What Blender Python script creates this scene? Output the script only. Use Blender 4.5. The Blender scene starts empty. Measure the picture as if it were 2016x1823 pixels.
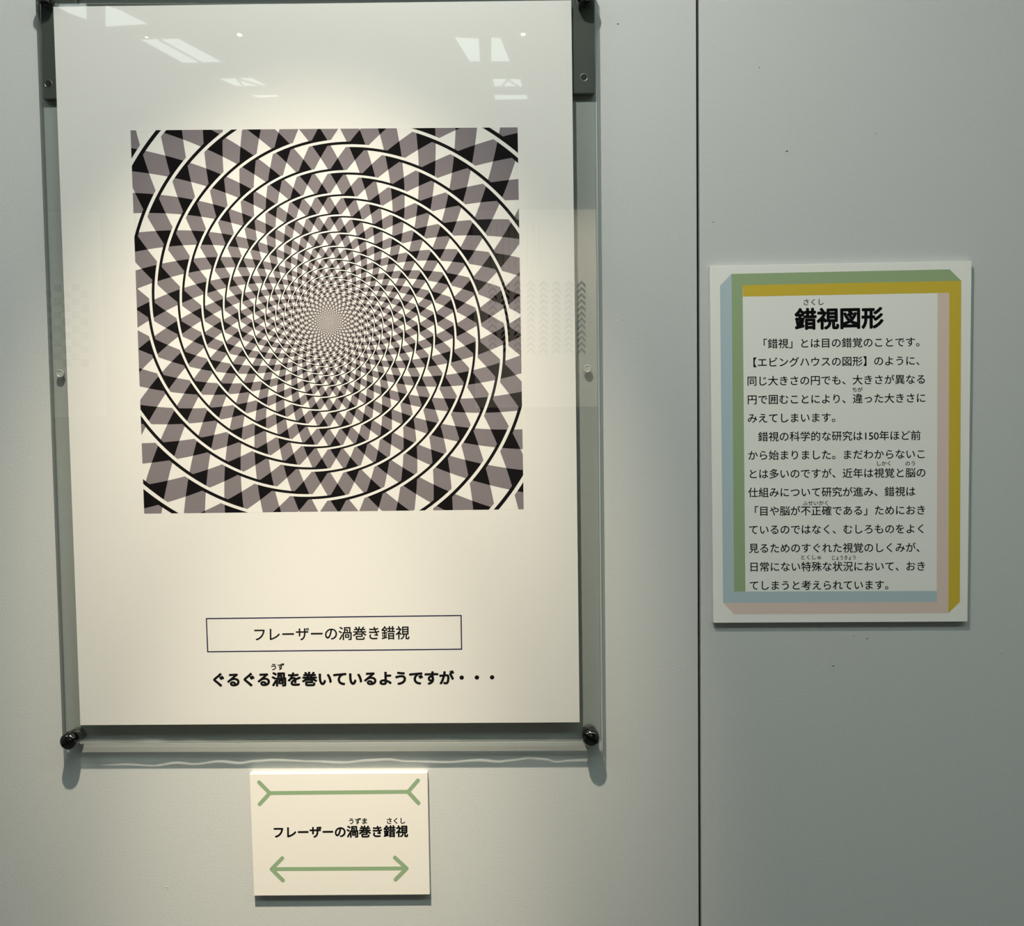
import bpy, bmesh, math, random
from mathutils import Vector, Matrix

random.seed(4)
S = bpy.context.scene
C = S.collection
PI = math.pi
Z0 = 1.20                                   # height of the poster's lower edge above the floor

# ------------------------------------------------------------------ camera, light, exposure
FPX = 2000.0                                # focal length in pixels of the 2016 x 1823 frame
CAM = Vector((0.3663, -0.8556, 0.2651 + Z0))
R = ((0.9999152387700477, 0.0005181763611449371, 0.013009487641610036),
     (-0.0012358658958440349, 0.9984734814566016, 0.055219375797096584),
     (-0.012961015042269772, -0.05523077331698549, 0.9983894900127314))   # columns: right, forward, up
cd = bpy.data.cameras.new('camera')
cd.sensor_fit = 'HORIZONTAL'
cd.sensor_width = 36.0
cd.lens = FPX * 36.0 / 2016.0
cd.clip_start = 0.01
cam = bpy.data.objects.new('camera', cd)
C.objects.link(cam)
cam.matrix_world = Matrix(((R[0][0], R[0][2], -R[0][1], CAM.x), (R[1][0], R[1][2], -R[1][1], CAM.y),
                           (R[2][0], R[2][2], -R[2][1], CAM.z), (0, 0, 0, 1)))
S.camera = cam

S.view_settings.view_transform = 'Standard'
S.view_settings.look = 'None'
S.view_settings.gamma = 1
S.view_settings.use_curve_mapping = False
S.view_settings.exposure = 0.0
S.cycles.use_denoising = True
S.cycles.max_bounces = 10
S.cycles.transparent_max_bounces = 24
S.cycles.caustics_reflective = False
S.cycles.caustics_refractive = False

w = bpy.data.worlds.new('world')
S.world = w
w.use_nodes = True
w.node_tree.nodes['Background'].inputs[0].default_value = (0.8, 0.9, 0.85, 1)
w.node_tree.nodes['Background'].inputs[1].default_value = 0.02

def look(o, target):
    o.rotation_euler = (Vector(target) - o.location).to_track_quat('-Z', 'Y').to_euler()

def lamp(name, loc, target, watts, half_deg, blend=1.0, colour=(1.0, 0.84, 0.62), radius=0.012):
    sd = bpy.data.lights.new(name, 'SPOT')
    sd.energy = watts
    sd.color = colour
    sd.spot_size = math.radians(2 * half_deg)
    sd.spot_blend = blend
    sd.shadow_soft_size = radius
    o = bpy.data.objects.new(name, sd)
    C.objects.link(o)
    o.location = loc
    look(o, target)
    return o

LAMP = (0.2235, -0.576, 1.051 + Z0)          # the warm reflector lamp above the poster: narrow core, soft edge, spill
lamp('exhibit_lamp_core', LAMP, (0.20, 0.0, -0.20 + Z0), 47.5, 10.0, colour=(1.0, 0.857, 0.66))
lamp('exhibit_lamp_edge', LAMP, (0.20, 0.0, 0.10 + Z0), 68.0, 18.0, colour=(1.0, 0.835, 0.63))
lamp('exhibit_lamp_spill', LAMP, (0.35, 0.0, 0.0 + Z0), 22.0, 68.0, colour=(1.0, 0.97, 0.89))
lamp('opposite_lamp', (-0.55, -3.3, 2.72), (-0.75, -3.99, 1.5), 95.0, 42.0)
lamp('opposite_lamp', (0.75, -3.3, 2.72), (0.75, -3.99, 1.5), 95.0, 42.0)
CEIL_STRENGTH = 9.0  # unseen overhead panels added for ambient light
SKY_STRENGTH = 3.2                          # fluorescent ceiling panels
CEIL_COLOUR = (0.87, 1.0, 0.93)

# ------------------------------------------------------------------ measuring helpers
def at(x, y, depth=0.0):
    """Point on the plane standing `depth` metres in front of the wall, seen at pixel x, y."""
    a, b = (x - 1008.0) / FPX, (911.5 - y) / FPX
    d = Vector([R[i][0] * a + R[i][1] + R[i][2] * b for i in range(3)])
    return CAM + d * ((-depth - CAM.y) / d.y)

def srgb(r, g, b):
    f = lambda c: c / 12.92 if c <= 0.04045 else ((c + 0.055) / 1.055) ** 2.4
    return tuple(f(c / 255.0) for c in (r, g, b))

# ------------------------------------------------------------------ object helpers
def obj(name, bm, mat, parent=None, smooth=False):
    me = bpy.data.meshes.new(name)
    bm.normal_update()
    bm.to_mesh(me)
    bm.free()
    for m in (mat if isinstance(mat, (list, tuple)) else [mat]):
        me.materials.append(m)
    if smooth:
        for p in me.polygons:
            p.use_smooth = True
    o = bpy.data.objects.new(name, me)
    C.objects.link(o)
    if parent is not None:
        o.parent = parent
        o.matrix_parent_inverse = Matrix.Translation(-world_loc(parent))
    return o

def world_loc(o):
    p = Vector(o.location)
    return p

def tag(o, label, cat, group=None):
    o['label'] = label
    o['category'] = cat
    if group:
        o['group'] = group
    return o

def struct(o):
    o['kind'] = 'structure'
    return o

def thing(name, loc, label, cat, group=None):
    o = bpy.data.objects.new(name, None)
    o.empty_display_size = 0.05
    C.objects.link(o)
    o.location = loc
    return tag(o, label, cat, group)

def hexa(bm, front, back, idx=(0, 0, 0)):
    """Closed box between two quads (each TL TR BR BL); material idx for front, back, sides."""
    f = [bm.verts.new(p) for p in front]
    b = [bm.verts.new(p) for p in back]
    bm.faces.new([f[0], f[3], f[2], f[1]]).material_index = idx[0]
    bm.faces.new([b[0], b[1], b[2], b[3]]).material_index = idx[1]
    for i in range(4):
        j = (i + 1) % 4
        bm.faces.new([f[i], f[j], b[j], b[i]]).material_index = idx[2]

def flat_back(pts, depth):
    return [Vector((p.x, -depth, p.z)) for p in pts]

def sheet_face(pix, d):
    bm = bmesh.new()
    bm.faces.new([bm.verts.new(at(x, y, d)) for x, y in (pix[0], pix[3], pix[2], pix[1])])
    return bm

def slab(pix, d_front, d_back):
    """Board whose front face shows the four given pixels (TL TR BR BL)."""
    f = [at(x, y, d_front) for x, y in pix]
    bm = bmesh.new()
    hexa(bm, f, flat_back(f, d_back))
    return bm

def bevel(bm, r, seg=2):
    bmesh.ops.bevel(bm, geom=list(bm.edges), offset=r, segments=seg, affect='EDGES', profile=0.5)
    return bm

def box(lo, hi):
    bm = bmesh.new()
    (x0, y0, z0), (x1, y1, z1) = lo, hi
    hexa(bm, [Vector(p) for p in ((x0, y0, z1), (x1, y0, z1), (x1, y0, z0), (x0, y0, z0))],
         [Vector(p) for p in ((x0, y1, z1), (x1, y1, z1), (x1, y1, z0), (x0, y1, z0))])
    return bm

def print_poly(bm, pix, depth, thick=0.00004):
    """A thin film of ink in the outline of pixels, lying on the board at `depth`."""
    f = [at(x, y, depth + thick) for x, y in pix]
    vf = [bm.verts.new(p) for p in f]
    face = bm.faces.new(vf)
    face.normal_update()
    if face.normal.y > 0:
        face.normal_flip()

def lathe(bm, profile, centre, n=40):
    """Turn (radius, depth) pairs about the axis that leaves the wall at `centre`."""
    rings = []
    for r, d in profile:
        if r < 1e-7:
            rings.append([bm.verts.new((centre.x, -d, centre.z))])
        else:
            rings.append([bm.verts.new((centre.x + r * math.cos(2 * PI * k / n), -d, centre.z + r * math.sin(2 * PI * k / n))) for k in range(n)])
    for a, b in zip(rings, rings[1:]):
        for k in range(n):
            j = (k + 1) % n
            if len(a) == 1 and len(b) == 1:
                continue
            if len(a) == 1:
                bm.faces.new([a[0], b[k], b[j]])
            elif len(b) == 1:
                bm.faces.new([a[k], a[j], b[0]])
            else:
                bm.faces.new([a[k], a[j], b[j], b[k]])
    bmesh.ops.recalc_face_normals(bm, faces=bm.faces)

# ------------------------------------------------------------------ materials
def nodes(name):
    m = bpy.data.materials.new(name)
    m.use_nodes = True
    return m, m.node_tree.nodes, m.node_tree.links, m.node_tree.nodes['Principled BSDF']

def plain(name, col, rough=0.6, metal=0.0, spec=0.5, bump=0.0, bscale=800.0, mottle=0.0):
    m, N, L, b = nodes(name)
    b.inputs['Base Color'].default_value = (*col, 1)
    b.inputs['Roughness'].default_value = rough
    b.inputs['Metallic'].default_value = metal
    b.inputs['Specular IOR Level'].default_value = spec
    tc = N.new('ShaderNodeTexCoord')
    if mottle:
        n2 = N.new('ShaderNodeTexNoise')
        n2.inputs['Scale'].default_value = 900.0
        n2.inputs['Detail'].default_value = 3.0
        L.new(tc.outputs['Object'], n2.inputs['Vector'])
        mx = N.new('ShaderNodeMix')
        mx.data_type = 'RGBA'
        mx.inputs['A'].default_value = (*[c * (1 - mottle) for c in col], 1)
        mx.inputs['B'].default_value = (*[c * (1 + mottle) for c in col], 1)
        L.new(n2.outputs['Fac'], mx.inputs['Factor'])
        L.new(mx.outputs['Result'], b.inputs['Base Color'])
    if bump:
        n = N.new('ShaderNodeTexNoise')
        n.inputs['Scale'].default_value = bscale
        n.inputs['Detail'].default_value = 2.0
        L.new(tc.outputs['Object'], n.inputs['Vector'])
        bp = N.new('ShaderNodeBump')
        bp.inputs['Strength'].default_value = bump
        bp.inputs['Distance'].default_value = 0.0004
        L.new(n.outputs['Fac'], bp.inputs['Height'])
        L.new(bp.outputs['Normal'], b.inputs['Normal'])
    return m

def emitter(name, col, strength):
    m, N, L, b = nodes(name)
    b.inputs['Base Color'].default_value = (0.6, 0.6, 0.6, 1)
    b.inputs['Emission Color'].default_value = (*col, 1)
    b.inputs['Emission Strength'].default_value = strength
    return m

def clear_plastic(name, tint, veil=0.0, veil_col=(0.8, 0.8, 0.8), rough=0.0):
    """Clear acrylic: light passes straight on, tinted, and a Schlick share of it mirrors."""
    m = bpy.data.materials.new(name)
    m.use_nodes = True
    N, L = m.node_tree.nodes, m.node_tree.links
    N.clear()
    out = N.new('ShaderNodeOutputMaterial')
    tr = N.new('ShaderNodeBsdfTransparent')
    tr.inputs['Color'].default_value = (*tint, 1)
    last = tr
    if veil:
        df = N.new('ShaderNodeBsdfDiffuse')
        df.inputs['Color'].default_value = (*veil_col, 1)
        mv = N.new('ShaderNodeMixShader')
        mv.inputs[0].default_value = veil
        L.new(tr.outputs[0], mv.inputs[1])
        L.new(df.outputs[0], mv.inputs[2])
        last = mv
    gl = N.new('ShaderNodeBsdfGlossy')
    gl.inputs['Roughness'].default_value = rough
    lw = N.new('ShaderNodeLayerWeight')
    lw.inputs['Blend'].default_value = 0.5
    pw = N.new('ShaderNodeMath')
    pw.operation = 'POWER'
    pw.inputs[1].default_value = 5.0
    L.new(lw.outputs['Facing'], pw.inputs[0])
    ma = N.new('ShaderNodeMath')
    ma.operation = 'MULTIPLY_ADD'
    ma.inputs[1].default_value = 0.96
    ma.inputs[2].default_value = 0.04
    L.new(pw.outputs[0], ma.inputs[0])
    mx = N.new('ShaderNodeMixShader')
    L.new(ma.outputs[0], mx.inputs[0])
    L.new(last.outputs[0], mx.inputs[1])
    L.new(gl.outputs[0], mx.inputs[2])
    L.new(mx.outputs[0], out.inputs['Surface'])
    return m

WALL = (0.512, 0.535, 0.528)
PAPER = (0.925, 0.905, 0.885)
M = {}
M['wall'] = plain('painted_partition', WALL, 0.55, spec=0.3, bump=0.45, bscale=600.0, mottle=0.07)
M['far_wall'] = plain('far_partition', (0.14, 0.145, 0.14), 0.7, spec=0.2)
M['gap'] = plain('dark_joint', (0.008, 0.008, 0.009), 0.9, spec=0.1)
M['ceiling'] = plain('ceiling_paint', (0.42, 0.43, 0.41), 0.9)
M['floor'] = plain('floor_carpet', (0.13, 0.13, 0.125), 0.9, bump=0.5, bscale=200)
M['paper'] = plain('poster_paper', PAPER, 0.5, spec=0.25)
def translucent(m, share):
    """Thin paper: a share of the light that falls on it comes through the back."""
    N, L = m.node_tree.nodes, m.node_tree.links
    tl = N.new('ShaderNodeBsdfTranslucent')
    tl.inputs['Color'].default_value = (0.9, 0.88, 0.84, 1)
    mx = N.new('ShaderNodeMixShader')
    mx.inputs[0].default_value = share
    L.new(N['Principled BSDF'].outputs[0], mx.inputs[1])
    L.new(tl.outputs[0], mx.inputs[2])
    L.new(mx.outputs[0], N['Material Output'].inputs['Surface'])
translucent(M['paper'], 0.08)
M['board'] = plain('white_board', (0.80, 0.80, 0.76), 0.55, spec=0.25)
M['cream'] = plain('cream_board', (0.74, 0.725, 0.675), 0.55, spec=0.25)
M['ink'] = plain('black_ink', (0.004, 0.004, 0.005), 0.6, spec=0.06)
M['navy'] = plain('navy_ink', (0.008, 0.010, 0.06), 0.6, spec=0.06)
M['green'] = plain('green_ink', (0.245, 0.365, 0.215), 0.5, spec=0.25)
M['band_green'] = plain('green_band_ink', (0.30, 0.405, 0.225), 0.5, spec=0.25)
M['band_yellow'] = plain('mustard_band_ink', (0.60, 0.44, 0.045), 0.5, spec=0.25)
M['band_blue'] = plain('blue_band_ink', (0.42, 0.53, 0.575), 0.5, spec=0.25)
M['band_pink'] = plain('pink_band_ink', (0.69, 0.555, 0.49), 0.5, spec=0.25)
M['acrylic'] = clear_plastic('clear_acrylic', (0.965, 0.972, 0.968))
M['acrylic_rear'] = clear_plastic('clear_acrylic_rear', (0.92, 0.93, 0.92))
M['acrylic_wavy'] = clear_plastic('wavy_acrylic', (0.90, 0.92, 0.91), 0, rough=0.5)  # for the lower faces shaped to let the bright line through
M['acrylic_edge'] = clear_plastic('cut_acrylic_edge', (0.30, 0.35, 0.36), 0.5, (0.55, 0.58, 0.56), 0.15)
M['rivet'] = clear_plastic('frosted_rivet', (0.85, 0.85, 0.83), 0.75, (0.9, 0.9, 0.88), 0.12)
M['chrome'] = plain('dark_chrome', (0.11, 0.11, 0.115), 0.13, metal=1.0)
M['steel'] = plain('brushed_steel', (0.42, 0.42, 0.41), 0.3, metal=1.0)
M['bracket'] = plain('grey_bracket', (0.10, 0.115, 0.105), 0.45, spec=0.4)
M['hole_shade'] = plain('hole_shade', (0.035, 0.037, 0.035), 0.35, spec=0.5)  # dark colour put in for the shade inside the hole
M['ambient_fill'] = emitter('ambient_fill_diffuser', CEIL_COLOUR, CEIL_STRENGTH)
M['skylight'] = emitter('far_panel_diffuser', (0.88, 1.0, 0.97), SKY_STRENGTH)
M['downlight'] = emitter('downlight_glow', (1.0, 0.85, 0.6), 120.0)
M['lamp_metal'] = plain('white_lamp_metal', (0.7, 0.7, 0.68), 0.4)
M['grey_ink'] = plain('grey_ink', (0.16, 0.15, 0.16), 0.5)

def twisted_cord_print():
    """Two crossing families of logarithmic spiral stripes with black and white strokes along concentric rings."""
    m, N, L, b = nodes('twisted_cord_print')
    b.inputs['Roughness'].default_value = 0.6
    b.inputs['Specular IOR Level'].default_value = 0.06
    def mt(op, *a):
        n = N.new('ShaderNodeMath')
        n.operation = op
        for i, v in enumerate(a):
            if hasattr(v, 'is_linked'):
                L.new(v, n.inputs[i])
            else:
                n.inputs[i].default_value = v
        return n.outputs[0]
    uv = N.new('ShaderNodeUVMap')
    uv.uv_map = 'UVMap'
    sp = N.new('ShaderNodeSeparateXYZ')
    L.new(uv.outputs[0], sp.inputs[0])
    x = mt('MULTIPLY_ADD', sp.outputs[0], 2.0, -1.0)
    y = mt('MULTIPLY_ADD', sp.outputs[1], 2.0, -1.0)
    r = mt('MAXIMUM', mt('SQRT', mt('ADD', mt('MULTIPLY', x, x), mt('MULTIPLY', y, y))), 1e-5)
    u = mt('LOGARITHM', r, math.e)
    th = mt('ARCTAN2', y, x)
    H, U1, T = 0.1708, -0.0750, 0.0152
    c = mt('MULTIPLY', mt('SUBTRACT', math.radians(91.5), th), 30.0 / (2 * PI))
    wv = mt('DIVIDE', mt('SUBTRACT', u, U1), H)
    a_ = mt('LESS_THAN', mt('FRACT', mt('ADD', mt('MULTIPLY_ADD', wv, -0.5, c), 40.25)), 0.5)
    b_ = mt('LESS_THAN', mt('FRACT', mt('ADD', mt('MULTIPLY_ADD', wv, 0.5, c), 40.25)), 0.5)
    dark = mt('MULTIPLY', mt('ADD', a_, b_), 0.5)                     # 0 white, 0.5 grey, 1 black
    n = mt('FLOOR', mt('ADD', wv, 0.5))
    v = mt('MULTIPLY', mt('SUBTRACT', wv, n), H)
    cb = mt('FRACT', mt('ADD', mt('MULTIPLY_ADD', n, -0.5, c), 80.0))
    cw = mt('FRACT', mt('ADD', cb, 0.5))
    def stroke(cc):
        return mt('LESS_THAN', mt('ABSOLUTE', mt('SUBTRACT', v, mt('MULTIPLY', mt('SUBTRACT', cc, 0.5), 2 * T))), T * 0.5)
    dark = mt('MAXIMUM', dark, stroke(cb))
    dark = mt('MULTIPLY', dark, mt('SUBTRACT', 1.0, stroke(cw)))
    rp = N.new('ShaderNodeValToRGB')
    rp.color_ramp.interpolation = 'CONSTANT'
    e = rp.color_ramp.elements
    e[0].position, e[0].color = 0.0, (*[c * 0.93 for c in PAPER], 1)
    e[1].position, e[1].color = 0.25, (0.232, 0.203, 0.226, 1)
    k = e.new(0.75)
    k.color = (0.004, 0.003, 0.004, 1)
    L.new(dark, rp.inputs[0])
    L.new(rp.outputs[0], b.inputs['Base Color'])
    return m
M['spiral'] = twisted_cord_print()

# ------------------------------------------------------------------ lettering
def text_mesh(s):
    cu = bpy.data.curves.new('lettering', 'FONT')
    cu.body = s
    cu.size = 1.0
    cu.resolution_u = 4
    o = bpy.data.objects.new('lettering', cu)
    C.objects.link(o)
    me = bpy.data.meshes.new_from_object(o.evaluated_get(bpy.context.evaluated_depsgraph_get()))
    bpy.data.objects.remove(o)
    bpy.data.curves.remove(cu)
    return me

def lettering(name, lines, depth, mat, parent):
    """lines: (text, (x0, y) left end, (x1, y) right end of the middle line, em height in pixels, weight, letters)."""
    bm = bmesh.new()
    for s, p0, p1, em, weight, n in lines:
        me = text_mesh(s)
        base = [v.co.copy() for v in me.vertices]
        k_n = 0 if weight < 0.003 else 8 if weight < 0.03 else 12          # bold: the outline spread round its own edge
        for k in range(k_n + 1):
            ox = weight * math.cos(2 * PI * k / k_n) if k < k_n else 0.0
            oy = weight * math.sin(2 * PI * k / k_n) if k < k_n else 0.0
            for vtx, c0 in zip(me.vertices, base):
                t = (c0.x + ox) / n
                h = (c0.y + oy - 0.38) * em
                vtx.co = at(p0[0] + (p1[0] - p0[0]) * t - h * 0.008, p0[1] + (p1[1] - p0[1]) * t - h, depth + 0.00004 + 0.000002 * k)
            bm.from_mesh(me)
        bpy.data.meshes.remove(me)
    bm.normal_update()
    for f in bm.faces:
        if f.normal.y > 0:
            f.normal_flip()
    return obj(name, bm, mat, parent)

def stroke_path(bm, a, b, width, depth, layer=0):
    """A stroke with round ends between two pixels."""
    ax, ay = a
    bx, by = b
    ang = math.atan2(by - ay, bx - ax)
    pts = []
    for k in range(13):
        t = ang - PI / 2 + PI * k / 12
        pts.append((bx + width / 2 * math.cos(t), by + width / 2 * math.sin(t)))
    for k in range(13):
        t = ang + PI / 2 + PI * k / 12
        pts.append((ax + width / 2 * math.cos(t), ay + width / 2 * math.sin(t)))
    print_poly(bm, pts, depth, 0.00004 + 0.00002 * layer)

# ------------------------------------------------------------------ the room
CEIL = CAM.z + 1.40
BACK = -3.99
SEAM_L = at(1369.6, 0).x
seam_l = [at(1369.6, 0), at(1376.6, 1823)]
seam_r = [at(1374.7, 0), at(1382.4, 1823)]
xs_l = sum(p.x for p in seam_l) / 2
xs_r = sum(p.x for p in seam_r) / 2
bm = bevel(box((-2.2, 0.0, 0.0), (xs_l, 0.035, CEIL)), 0.0004, 1)
for px_, py_, rr in ((1216, 46, 2.2), (1225, 629, 1.6), (1339, 1321, 1.6), (281, 1379, 0.0), (330, 1746, 1.6), (1240, 1000, 1.2), (60, 900, 1.0), (420, 1640, 1.0)):
    if rr:
        cpt = at(px_, py_)
        bmesh.ops.create_uvsphere(bm, u_segments=10, v_segments=6, radius=rr * 0.00042, matrix=Matrix.Translation(cpt))
struct(obj('wall_left', bm, M['wall']))
bm = bevel(box((xs_r, 0.0002, 0.0), (2.6, 0.035, CEIL)), 0.0009, 2)
for px_, py_, rr in ((1549, 296, 2.2), (1640, 1309, 2.0), (1681, 1251, 1.4), (1707, 1255, 1.6), (1937, 878, 1.2), (1404, 436, 1.4), (1492, 524, 1.2), (1495, 132, 1.2), (1970, 1283, 1.4), (1725, 262, 1.2), (1434, 1640, 1.2), (1850, 1500, 1.2)):
    cpt = at(px_, py_)
    bmesh.ops.create_uvsphere(bm, u_segments=10, v_segments=6, radius=rr * 0.00042, matrix=Matrix.Translation(cpt))
struct(obj('wall_right', bm, M['wall']))
struct(obj('trim_1', box((xs_l - 0.02, 0.036, 0.0), (xs_r + 0.02, 0.05, CEIL)), M['gap']))
struct(obj('floor', box((-2.4, BACK - 0.1, -0.1), (2.8, 0.1, 0.0)), M['floor']))
struct(obj('ceiling', box((-2.4, BACK - 0.1, CEIL), (2.8, 0.1, CEIL + 0.1)), M['ceiling']))
struct(obj('wall_back', box((-2.4, BACK - 0.1, 0.0), (2.8, BACK, CEIL)), M['far_wall']))
struct(obj('wall_west', box((-2.4, BACK, 0.0), (-2.3, 0.1, CEIL)), M['wall']))
struct(obj('wall_east', box((2.7, BACK, 0.0), (2.8, 0.1, CEIL)), M['wall']))

# ------------------------------------------------------------------ the lights of the room
FRONT = 0.0140                              # how far the acrylic's front face stands off the wall
def mirrored(x, y, z):
    """Point at height z whose reflection in the acrylic's front face is seen at pixel x, y."""
    p = at(x, y, 0.5)
    d = (p - CAM).normalized()
    q = CAM + d * ((z - CAM.z) / d.z)
    return Vector((q.x, -2 * FRONT - q.y, z))

def mirrored_back(x, y, yw):
    p = at(x, y, 0.5)
    d = (p - CAM)
    q = CAM + d * ((-2 * FRONT - yw - CAM.y) / d.y)
    return Vector((q.x, yw, q.z))

def ceiling_panel(pts, label, mat='ambient_fill', bars=()):
    """A recessed fluorescent panel: sheet-metal rim and glowing diffuser."""
    c = sum(pts, Vector()) / 4
    t = thing('ceiling_light', Vector((c.x, c.y, CEIL)), label, 'ceiling light', 'fluorescent panels in the ceiling')
    up = lambda p, dz: Vector((p.x, p.y, CEIL - dz))
    bm = bmesh.new()
    hexa(bm, [up(p, 0.008) for p in pts], [up(p, 0.0) for p in pts])
    bmesh.ops.recalc_face_normals(bm, faces=bm.faces)
    obj('diffuser', bm, M[mat], t)
    for a0, b0, a1, b1 in bars:                                      # thin bars across the panel, as shares of its sides
        p = lambda a, b: pts[0].lerp(pts[1], a).lerp(pts[3].lerp(pts[2], a), b)
        e0, e1 = p(a0, b0), p(a1, b1)
        wv = (e1 - e0).cross(Vector((0, 0, 1))).normalized() * 0.0025
        bm = bmesh.new()
        hexa(bm, [up(q, 0.016) for q in (e0 + wv, e1 + wv, e1 - wv, e0 - wv)], [up(q, 0.008) for q in (e0 + wv, e1 + wv, e1 - wv, e0 - wv)])
        bmesh.ops.recalc_face_normals(bm, faces=bm.faces)
        obj('bar', bm, M['lamp_metal'], t)
    bm = bmesh.new()
    o4 = [c + (p - c) * 1.10 for p in pts]
    n = 4
    lo = [bm.verts.new(up(p, 0.010)) for p in o4]
    li = [bm.verts.new(up(c + (p - c) * 1.0, 0.010)) for p in pts]
    hi = [bm.verts.new(up(p, 0.0)) for p in o4]
    for k in range(n):
        j = (k + 1) % n
        bm.faces.new([lo[k], lo[j], li[j], li[k]])
        bm.faces.new([lo[k], hi[k], hi[j], lo[j]])
    bmesh.ops.recalc_face_normals(bm, faces=bm.faces)
    obj('rim', bm, M['lamp_metal'], t)
    return t

for q, lab in ((((895, 68), (942, 70), (945, 116), (925, 116)), 'left one of the near pair of ceiling panels mirrored above the picture, right side'),
               (((967, 68), (985, 69), (1004, 116), (967, 116)), 'right one of the near pair of ceiling panels mirrored above the picture, right side'),
               (((275, 72), (350, 70), (437, 117), (360, 119)), 'long slanting ceiling panel mirrored above the picture, left side'),
               (((207, 4), (232, 12), (292, 42), (207, 47)), 'ceiling panel mirrored in the poster corner at the upper left'),
               (((100, 1), (168, 0), (170, 33), (130, 18)), 'ceiling panel mirrored over the left bracket'),
               (((430, 150), (495, 148), (525, 164), (465, 165)), 'short ceiling panel in the second row, mirrored left'),
               (((970, 150), (1024, 151), (1028, 166), (973, 165)), 'short ceiling panel in the second row, mirrored right'),
               (((492, 183), (545, 182), (548, 186), (510, 188)), 'narrow ceiling panel in the far row, mirrored left'),
               (((973, 182), (1036, 182), (1040, 191), (975, 192)), 'narrow ceiling panel in the far row, mirrored right')):
    bars = ((0.25, 1, 0.55, 0), (0.55, 0, 0.9, 1)) if 'second row' in lab else ((0.5, 0, 0.5, 1),) if 'long slanting' in lab else ()
    ceiling_panel([mirrored(x, y, CEIL) for x, y in q], lab, 'skylight', bars)
for x0, x1, y0, y1, lab in ((-1.7, -0.5, -1.55, -1.25, 'added unseen ceiling panel above the left of the wall'),
                            (0.1, 1.3, -1.55, -1.25, 'added unseen ceiling panel above the middle of the wall'),
                            (1.6, 2.5, -1.55, -1.25, 'added unseen ceiling panel above the right of the wall')):
    ceiling_panel([Vector((x0, y1, CEIL)), Vector((x1, y1, CEIL)), Vector((x1, y0, CEIL)), Vector((x0, y0, CEIL))], lab)  # out of view, added to supply the room's ambient light

for x, y, lab in ((289, 70, 'small round downlight mirrored over the long slanting panel'), (471, 64, 'small round downlight mirrored between the two slanting panels'),
                  (1030, 63, 'small round downlight mirrored right of the near pair of panels')):
    p = mirrored(x, y, CEIL)
    t = thing('downlight', p, lab, 'downlight', 'downlights in the ceiling')
    bm = bmesh.new()
    bmesh.ops.create_cone(bm, cap_ends=True, segments=24, radius1=0.0065, radius2=0.0065, depth=0.006, matrix=Matrix.Translation((p.x, p.y, CEIL - 0.006)))
    obj('lens', bm, M['downlight'], t)
    bm = bmesh.new()
    bmesh.ops.create_cone(bm, cap_ends=False, segments=24, radius1=0.013, radius2=0.009, depth=0.008, matrix=Matrix.Translation((p.x, p.y, CEIL - 0.004)))
    obj('ring', bm, M['lamp_metal'], t)

# ------------------------------------------------------------------ posters on the wall opposite, seen only as reflections
def far_quad(x0, y0, x1, y1, thick):
    a, b = mirrored_back(x0, y0, BACK), mirrored_back(x1, y1, BACK)
    lo = (min(a.x, b.x), BACK + 0.001, min(a.z, b.z))
    hi = (max(a.x, b.x), BACK + thick, max(a.z, b.z))
    return box(lo, hi)

t = thing('opposite_poster', mirrored_back(150, 820, BACK), 'white poster of staggered dark squares, mirrored along the left edge', 'poster')
obj('sheet', far_quad(60, 418, 210, 820, 0.004), M['paper'], t)
bm = bmesh.new()
for i, x in enumerate((70, 88, 106, 124, 142, 160)):
    for k in range(6):
        y = 560 + k * 27 + (13 if i % 2 else 0)
        q = far_quad(x, y, x + 15, y + 14, 0.006)
        me = bpy.data.meshes.new('tmp'); q.to_mesh(me); q.free(); bm.from_mesh(me); bpy.data.meshes.remove(me)
obj('printed_squares', bm, M['ink'], t)
t = thing('opposite_poster', mirrored_back(1040, 820, BACK), 'white poster of thin lines and herringbone columns, mirrored along the right edge', 'poster')
obj('sheet', far_quad(930, 415, 1180, 800, 0.004), M['paper'], t)
for k in range(9):
    x = 965 + k * 12
    obj('printed_line', far_quad(x, 440, x + 2, 530, 0.006), M['ink'], t)
for i in range(8):
    bm = bmesh.new()
    for k in range(12):
        xc, yc = 970 + i * 25, 552 + k * 12
        ends = [(xc - 8, yc + 8), (xc, yc), (xc + 8, yc + 8), (xc + 8, yc + 14), (xc, yc + 6), (xc - 8, yc + 14)]
        f = [mirrored_back(px_, py_, BACK) for px_, py_ in ends]
        a = [bm.verts.new((p.x, BACK + 0.006, p.z)) for p in f]
        b = [bm.verts.new((p.x, BACK + 0.004, p.z)) for p in f]
        for q in ((0, 1, 4, 5), (1, 2, 3, 4)):
            bm.faces.new([a[n] for n in q])
            bm.faces.new([b[n] for n in reversed(q)])
        for n in range(6):
            m_ = (n + 1) % 6
            bm.faces.new([a[n], b[n], b[m_], a[m_]])
    bmesh.ops.recalc_face_normals(bm, faces=bm.faces)
    obj('herringbone_column', bm, M['ink'], t)

# ------------------------------------------------------------------ the acrylic poster holder
GAP_F, GAP_B, REAR = 0.0109, 0.0104, 0.0064  # rear of the front sheet, front and rear of the back sheet
corners = [(69.0, -27.0), (1170.3, -27.0), (1184.0, 1461.2), (123.4, 1464.6)]
outline = [at(x, y, FRONT) for x, y in corners]
holder = thing('poster_holder', Vector((at(653, 1462, FRONT).x, 0, outline[2].z)), 'large clear acrylic holder screwed to the wall around the spiral poster', 'poster holder')

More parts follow.
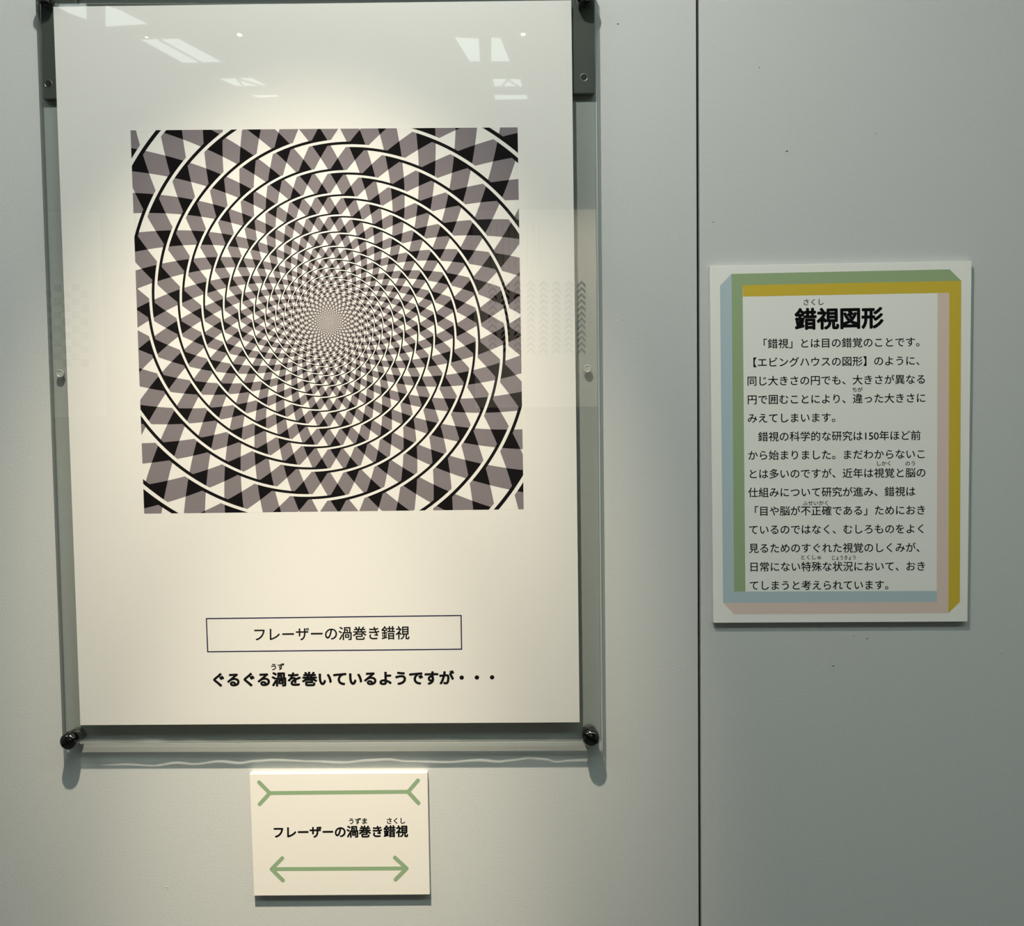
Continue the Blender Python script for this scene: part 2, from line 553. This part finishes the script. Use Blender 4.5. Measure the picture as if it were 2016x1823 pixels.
WAVE = ((123, 1506), (190, 1506), (250, 1504.5), (300, 1507), (345, 1502), (380, 1504.5), (430, 1500), (470, 1503), (496, 1500), (537, 1498), (612, 1500.5), (673, 1502.5),
        (724, 1499), (761, 1497.5), (795, 1501), (877, 1502.5), (940, 1499.5), (980, 1502), (1000, 1500), (1040, 1496.5), (1072, 1498.5), (1090, 1503), (1120, 1500.5), (1160, 1500), (1184, 1500))  # wavy streak of light on the wall that the gap is shaped to cast

def light_gap_line(x):
    """How far off the wall the gap that lets the wavy line of light through runs, at pixel column x."""
    for (xa, ya), (xb, yb) in zip(WAVE, WAVE[1:]):
        if x <= xb:
            t = max(0.0, (x - xa) / (xb - xa))
            t = t * t * (3 - 2 * t)
            return (ya + (yb - ya) * t - 1461.5) / 3600.0
    return 0.0107

def acrylic_sheet(name, d0, d1, face, wave_front, wave_rear, mat):
    """Clear sheet; its lower edge wanders towards the other sheet, shaped to cast the wavy bright line."""
    bm = bmesh.new()
    n = 300
    tl, tr, br, bl = outline
    cols = []
    for k in range(n + 1):
        s = k / n
        tp, bt = tl.lerp(tr, s), bl.lerp(br, s)
        x = 123.4 + (1184.0 - 123.4) * s
        g = light_gap_line(x + 3)
        open_ = 0.00005 if x < 195 else 0.00016 + 0.0003 * min(1.0, max(0.0, (x - 200) / 150)) + 0.00012 * math.sin(x * 0.045) * math.sin(x * 0.017 + 1)
        e0 = g - open_ if wave_front else d0
        e1 = g + open_ if wave_rear else d1
        up = Vector((0, 0, 0.003))
        mid = bt + up
        cols.append([bm.verts.new((p.x, -d, p.z)) for p, d in ((tp, d0), (mid, d0), (bt, e0), (bt, e1), (mid, d1), (tp, d1))])
    for a, b in zip(cols, cols[1:]):
        for q in range(6):
            r = (q + 1) % 6
            bm.faces.new((a[q], a[r], b[r], b[q])).material_index = 1 if q in (2, 5) else 2 if q in ((3,) if wave_rear else (1,)) else 0
    for c in (cols[0], cols[-1]):
        bm.faces.new((c[0], c[1], c[4], c[5])).material_index = 1
        bm.faces.new((c[1], c[2], c[3], c[4])).material_index = 1
    bmesh.ops.recalc_face_normals(bm, faces=bm.faces)
    return obj(name, bm, [mat, M['acrylic_edge'], M['acrylic_wavy']], holder)
acrylic_sheet('front_sheet', FRONT, GAP_F, 0, False, True, M['acrylic'])
acrylic_sheet('back_sheet', GAP_B, REAR, 0, True, False, M['acrylic_rear'])

def screw(x, y, slot_deg, label=None):
    """Standoff: barrel behind the sheets, domed slotted cap in front."""
    c = at(x, y, 0.0185)
    rc = 0.0072
    bm = bmesh.new()
    prof = [(0.0, FRONT), (rc * 0.93, FRONT), (rc, FRONT + 0.0006), (rc, FRONT + 0.0056)]
    for k in range(1, 9):
        t = k / 9 * PI / 2
        prof.append((rc * math.cos(t) ** 0.8, FRONT + 0.0056 + 0.0040 * math.sin(t)))
    prof.append((0.0, FRONT + 0.0096))
    lathe(bm, prof, c, 48)
    o = obj('standoff_screw', bm, M['chrome'], holder, smooth=True)
    cut = box((-0.02, -0.0008, -0.006), (0.02, 0.0008, 0.004))
    bmesh.ops.rotate(cut, verts=cut.verts, cent=(0, 0, 0), matrix=Matrix.Rotation(PI / 2, 3, 'X'))   # slot depth along the wall's normal
    bmesh.ops.rotate(cut, verts=cut.verts, cent=(0, 0, 0), matrix=Matrix.Rotation(-math.radians(slot_deg), 3, 'Y'))
    bmesh.ops.translate(cut, verts=cut.verts, vec=Vector((c.x, -(FRONT + 0.0120), c.z)))
    bmesh.ops.recalc_face_normals(cut, faces=cut.faces)
    tmp = obj('slot_cutter', cut, M['chrome'])
    md = o.modifiers.new('slot', 'BOOLEAN')
    md.operation = 'DIFFERENCE'
    md.object = tmp
    md.solver = 'EXACT'
    me = bpy.data.meshes.new_from_object(o.evaluated_get(bpy.context.evaluated_depsgraph_get()))
    o.modifiers.clear()
    o.data = me
    o.data.name = 'standoff_screw'
    try:
        me.set_sharp_from_angle(angle=math.radians(35))
    except Exception:
        pass
    bpy.data.objects.remove(tmp)
    bm = bmesh.new()
    lathe(bm, [(0.0, 0.0), (0.0060, 0.0), (0.0060, REAR), (0.0052, REAR), (0.0052, FRONT), (0.0, FRONT)], c, 40)
    b = obj('barrel', bm, M['steel'], o, smooth=False)
    b.matrix_parent_inverse = Matrix.Identity(4)
    o['label'] = label
    return o

screw(136.4, 1458.6, 24, 'slotted dark chrome screw at the lower left corner')
screw(1163.4, 1451.9, -34, 'slotted dark chrome screw at the lower right corner')
screw(81.0, -13.0, 40, 'slotted dark chrome screw at the upper left corner')
screw(1151.0, -13.5, 10, 'slotted dark chrome screw at the upper right corner')

def clear_rivet(x, y):
    """Frosted plastic spacer button between the back sheet and the wall."""
    c = at(x, y, 0.0060)
    r = 0.0034
    bm = bmesh.new()
    lathe(bm, [(0.0, 0.0016), (r * 0.6, 0.0016), (r * 0.6, 0.0040), (r, 0.0040), (r, 0.0055), (r * 0.86, 0.0061), (r * 0.70, 0.0061),
               (r * 0.66, 0.0057), (r * 0.4, 0.0059), (0.0, 0.0060)], c, 32)
    obj('spacer_button', bm, M['rivet'], holder, smooth=True)
clear_rivet(117.6, 735.7)
clear_rivet(1156.4, 725.8)

def bracket(pix, hole):
    f = [at(x, y, 0.0060) for x, y in pix]
    bm = bmesh.new()
    hexa(bm, f, flat_back(f, 0.0))
    bevel(bm, 0.0006, 2)
    o = obj('bracket', bm, M['bracket'], holder)
    c = at(hole[0], hole[1], 0.0062)
    r = 0.0034
    bm = bmesh.new()
    lathe(bm, [(r * 0.72, 0.0055), (r * 0.72, 0.00612), (r * 0.9, 0.0063), (r, 0.0062), (r, 0.0055)], c, 32)
    e = obj('bolt_ring', bm, M['steel'], o, smooth=True)
    e.matrix_parent_inverse = Matrix.Identity(4)
    bm = bmesh.new()
    lathe(bm, [(0.0, 0.00608), (r * 0.74, 0.00608), (r * 0.74, 0.0055)], c, 32)  # dark disc stands in for the hole's shade, bracket left uncut
    e = obj('hole_shade_disc', bm, M['hole_shade'], o)
    e.matrix_parent_inverse = Matrix.Identity(4)
bracket([(78.0, -60.0), (150.0, -60.0), (152.0, 194.0), (84.0, 195.0)], (95.0, 165.0))
bracket([(1100.0, -60.0), (1169.5, -60.0), (1170.5, 184.0), (1100.0, 184.5)], (1149.6, 152.4))

# ------------------------------------------------------------------ the large poster between the sheets
D = 0.01072                                  # front of the paper
poster_pix = [(104.8, 13.3), (1124.7, 0.5), (1141.1, 1421.9), (158.2, 1427.6)]
poster = thing('poster', at(650, 1425, D), 'large white poster with a black, grey and white spiral illusion and a boxed title', 'poster')
obj('paper_sheet', sheet_face(poster_pix, D), M['paper'], poster)
bm = bmesh.new()
uvl = bm.loops.layers.uv.new('UVMap')
q = [at(x, y, D + 0.00003) for x, y in ((256.9, 256.6), (1019.0, 250.7), (1031.0, 1002.6), (283.9, 1011.3))]
n = 8
grid = [[bm.verts.new(q[0].lerp(q[1], i / n).lerp(q[3].lerp(q[2], i / n), j / n)) for i in range(n + 1)] for j in range(n + 1)]
for j in range(n):
    for i in range(n):
        fc = bm.faces.new([grid[j][i], grid[j + 1][i], grid[j + 1][i + 1], grid[j][i + 1]])
        for lp, (a, b2) in zip(fc.loops, ((i, j), (i, j + 1), (i + 1, j + 1), (i + 1, j))):
            lp[uvl].uv = (a / n, 1 - b2 / n)
obj('spiral_picture', bm, M['spiral'], poster)

bm = bmesh.new()
oq = [(405.2, 1216.8), (908.9, 1210.6), (909.9, 1279.2), (407.8, 1284.3)]
wd = 2.3
iq = [(405.2 + wd, 1216.8 + wd), (908.9 - wd, 1210.6 + wd), (909.9 - wd, 1279.2 - wd), (407.8 + wd, 1284.3 - wd)]
for k in range(4):
    j = (k + 1) % 4
    print_poly(bm, [oq[k], oq[j], iq[j], iq[k]], D)
obj('title_frame', bm, M['navy'], poster)
z8 = lambda x, y: (380 + x * 0.31746, 1180 + y * 0.31746)
lettering('title_lettering', [('フレーザーの渦巻き錯視', z8(368, 218), z8(1344, 206), 28.2, 0.014, 11)], D, M['ink'], poster)
lettering('caption_lettering', [('ぐるぐる渦を巻いているようですが・・・', z8(110, 499), z8(1902, 483), 29.0, 0.042, 19)], D, M['ink'], poster)
lettering('reading_lettering', [('うず', z8(478, 420), z8(567, 417), 14.2, 0.036, 2)], D, M['ink'], poster)

# ------------------------------------------------------------------ the small title card under the holder
TH = 0.0062
z7 = lambda x, y: (470 + x * 0.20337, 1490 + y * 0.20337)
card_pix = [z7(104, 167), z7(1826, 155), z7(1849, 1333), z7(148, 1345)]
card = thing('title_card', Vector((at(670, 1762, TH).x, 0, at(670, 1762, TH).z)), 'small cream title card with two green double-ended arrows, below the acrylic holder', 'card')
obj('foam_board', bevel(slab(card_pix, TH, 0.0), 0.0002, 1), M['cream'], card)
def arrow(name, segs):
    bm = bmesh.new()
    for k, (a, b2) in enumerate(segs):
        stroke_path(bm, z7(*a), z7(*b2), 7.7, TH, k)
    return obj(name, bm, M['green'], card)
arrow('outward_fin_line', [((300, 351), (1645, 338)), ((300, 351), (197, 246)), ((300, 351), (203, 458)), ((1640, 338), (1735, 228)), ((1640, 338), (1740, 447))])
arrow('double_arrow', [((322, 1087), (1622, 1080)), ((318, 1087), (421, 981)), ((318, 1087), (428, 1196)), ((1625, 1080), (1512, 975)), ((1625, 1080), (1518, 1187))])
lettering('title_lettering', [('フレーザーの渦巻き錯視', z7(325, 731), z7(1640, 719), 24.4, 0.034, 11)], TH, M['ink'], card)
for item in [('うずま', z7(1058, 623), z7(1249, 621), 13.0, 0.030, 3), ('さくし', z7(1425, 620), z7(1617, 618), 13.0, 0.030, 3)]:
    lettering('reading_lettering', [item], TH, M['ink'], card)

# ------------------------------------------------------------------ the explanation card on the right panel
TE = 0.0050
za = lambda x, y: (1380 + x * 0.27778, 480 + y * 0.27778)
zb = lambda x, y: (1380 + x * 0.27778, 860 + y * 0.27778)
expl_pix = [za(62, 158), za(1919, 122), zb(1889, 1310), zb(89, 1319)]
expl = thing('explanation_card', Vector((at(1655, 1225, TE).x, 0, at(1655, 1225, TE).z)), 'white text card framed by green, blue, mustard and pink bands, right of the joint', 'card')
obj('foam_board', bevel(slab(expl_pix, TE, 0.0002), 0.0002, 1), M['board'], expl)
def band(mat, pts, label):
    bm = bmesh.new()
    print_poly(bm, pts, TE)
    bmesh.ops.triangulate(bm, faces=bm.faces)
    obj('border_band', bm, mat, expl)['label'] = label
band(M['band_blue'], [za(135, 298), za(217, 213), zb(235, 1097), zb(1671, 1092), zb(1671, 1170), zb(157, 1177)], 'pale blue border band')
band(M['band_green'], [za(217, 213), za(1763, 181), za(1845, 262), za(295, 293), zb(315, 1097), zb(235, 1097)], 'green border band')
band(M['band_yellow'], [za(295, 293), za(1845, 262), zb(1835, 1170), zb(1754, 1250), za(1760, 347), za(298, 374)], 'mustard border band')
band(M['band_pink'], [za(1677, 349), za(1760, 347), zb(1754, 1250), zb(235, 1258), zb(157, 1177), zb(1671, 1170)], 'pale pink border band')
lettering('heading_lettering', [('錯視図形', za(664, 534), za(1294, 522), 43.8, 0.036, 4)], TE, M['ink'], expl)
body = ['　「錯視」とは目の錯覚のことです。', '【エビングハウスの図形】のように、', '同じ大きさの円でも、大きさが異なる', '円で囲むことにより、違った大きさに', 'みえてしまいます。',
        '　錯視の科学的な研究は150年ほど前', 'から始まりました。まだわからないこ', 'とは多いのですが、近年は視覚と脳の', '仕組みについて研究が進み、錯視は',
        '「目や脳が不正確である」ためにおき', 'ているのではなく、むしろものをよく', '見るためのすぐれた視覚のしくみが、', '日常にない特殊な状況において、おき', 'てしまうと考えられています。']
lines = []
for k, s in enumerate(body):
    yl = 709 + 131.7 * k
    p0, p1 = za(321 + 1.5 * k, yl), za(1597, yl - 15 + 0.75 * k)
    lines.append((s, p0, p1, 20.3, 0.011, 17.0))
lettering('body_lettering', lines, TE, M['ink'], expl)
for item in [('さくし', za(720, 414), za(874, 411), 13.6, 0.010, 3), ('ちが', za(1070, 1034), za(1147, 1033), 10.2, 0.014, 2),
                                ('しかく', zb(1240, 189), zb(1353, 188), 10.2, 0.014, 3), ('のう', zb(1446, 189), zb(1524, 188), 10.2, 0.014, 2),
                                ('ふせいかく', zb(720, 470), zb(910, 468), 10.2, 0.014, 5), ('とくしゅ', zb(704, 854), zb(857, 853), 10.2, 0.014, 4),
                                ('じょうきょう', zb(923, 857), zb(1101, 855), 10.2, 0.014, 6)]:
    lettering('reading_lettering', [item], TE, M['ink'], expl)
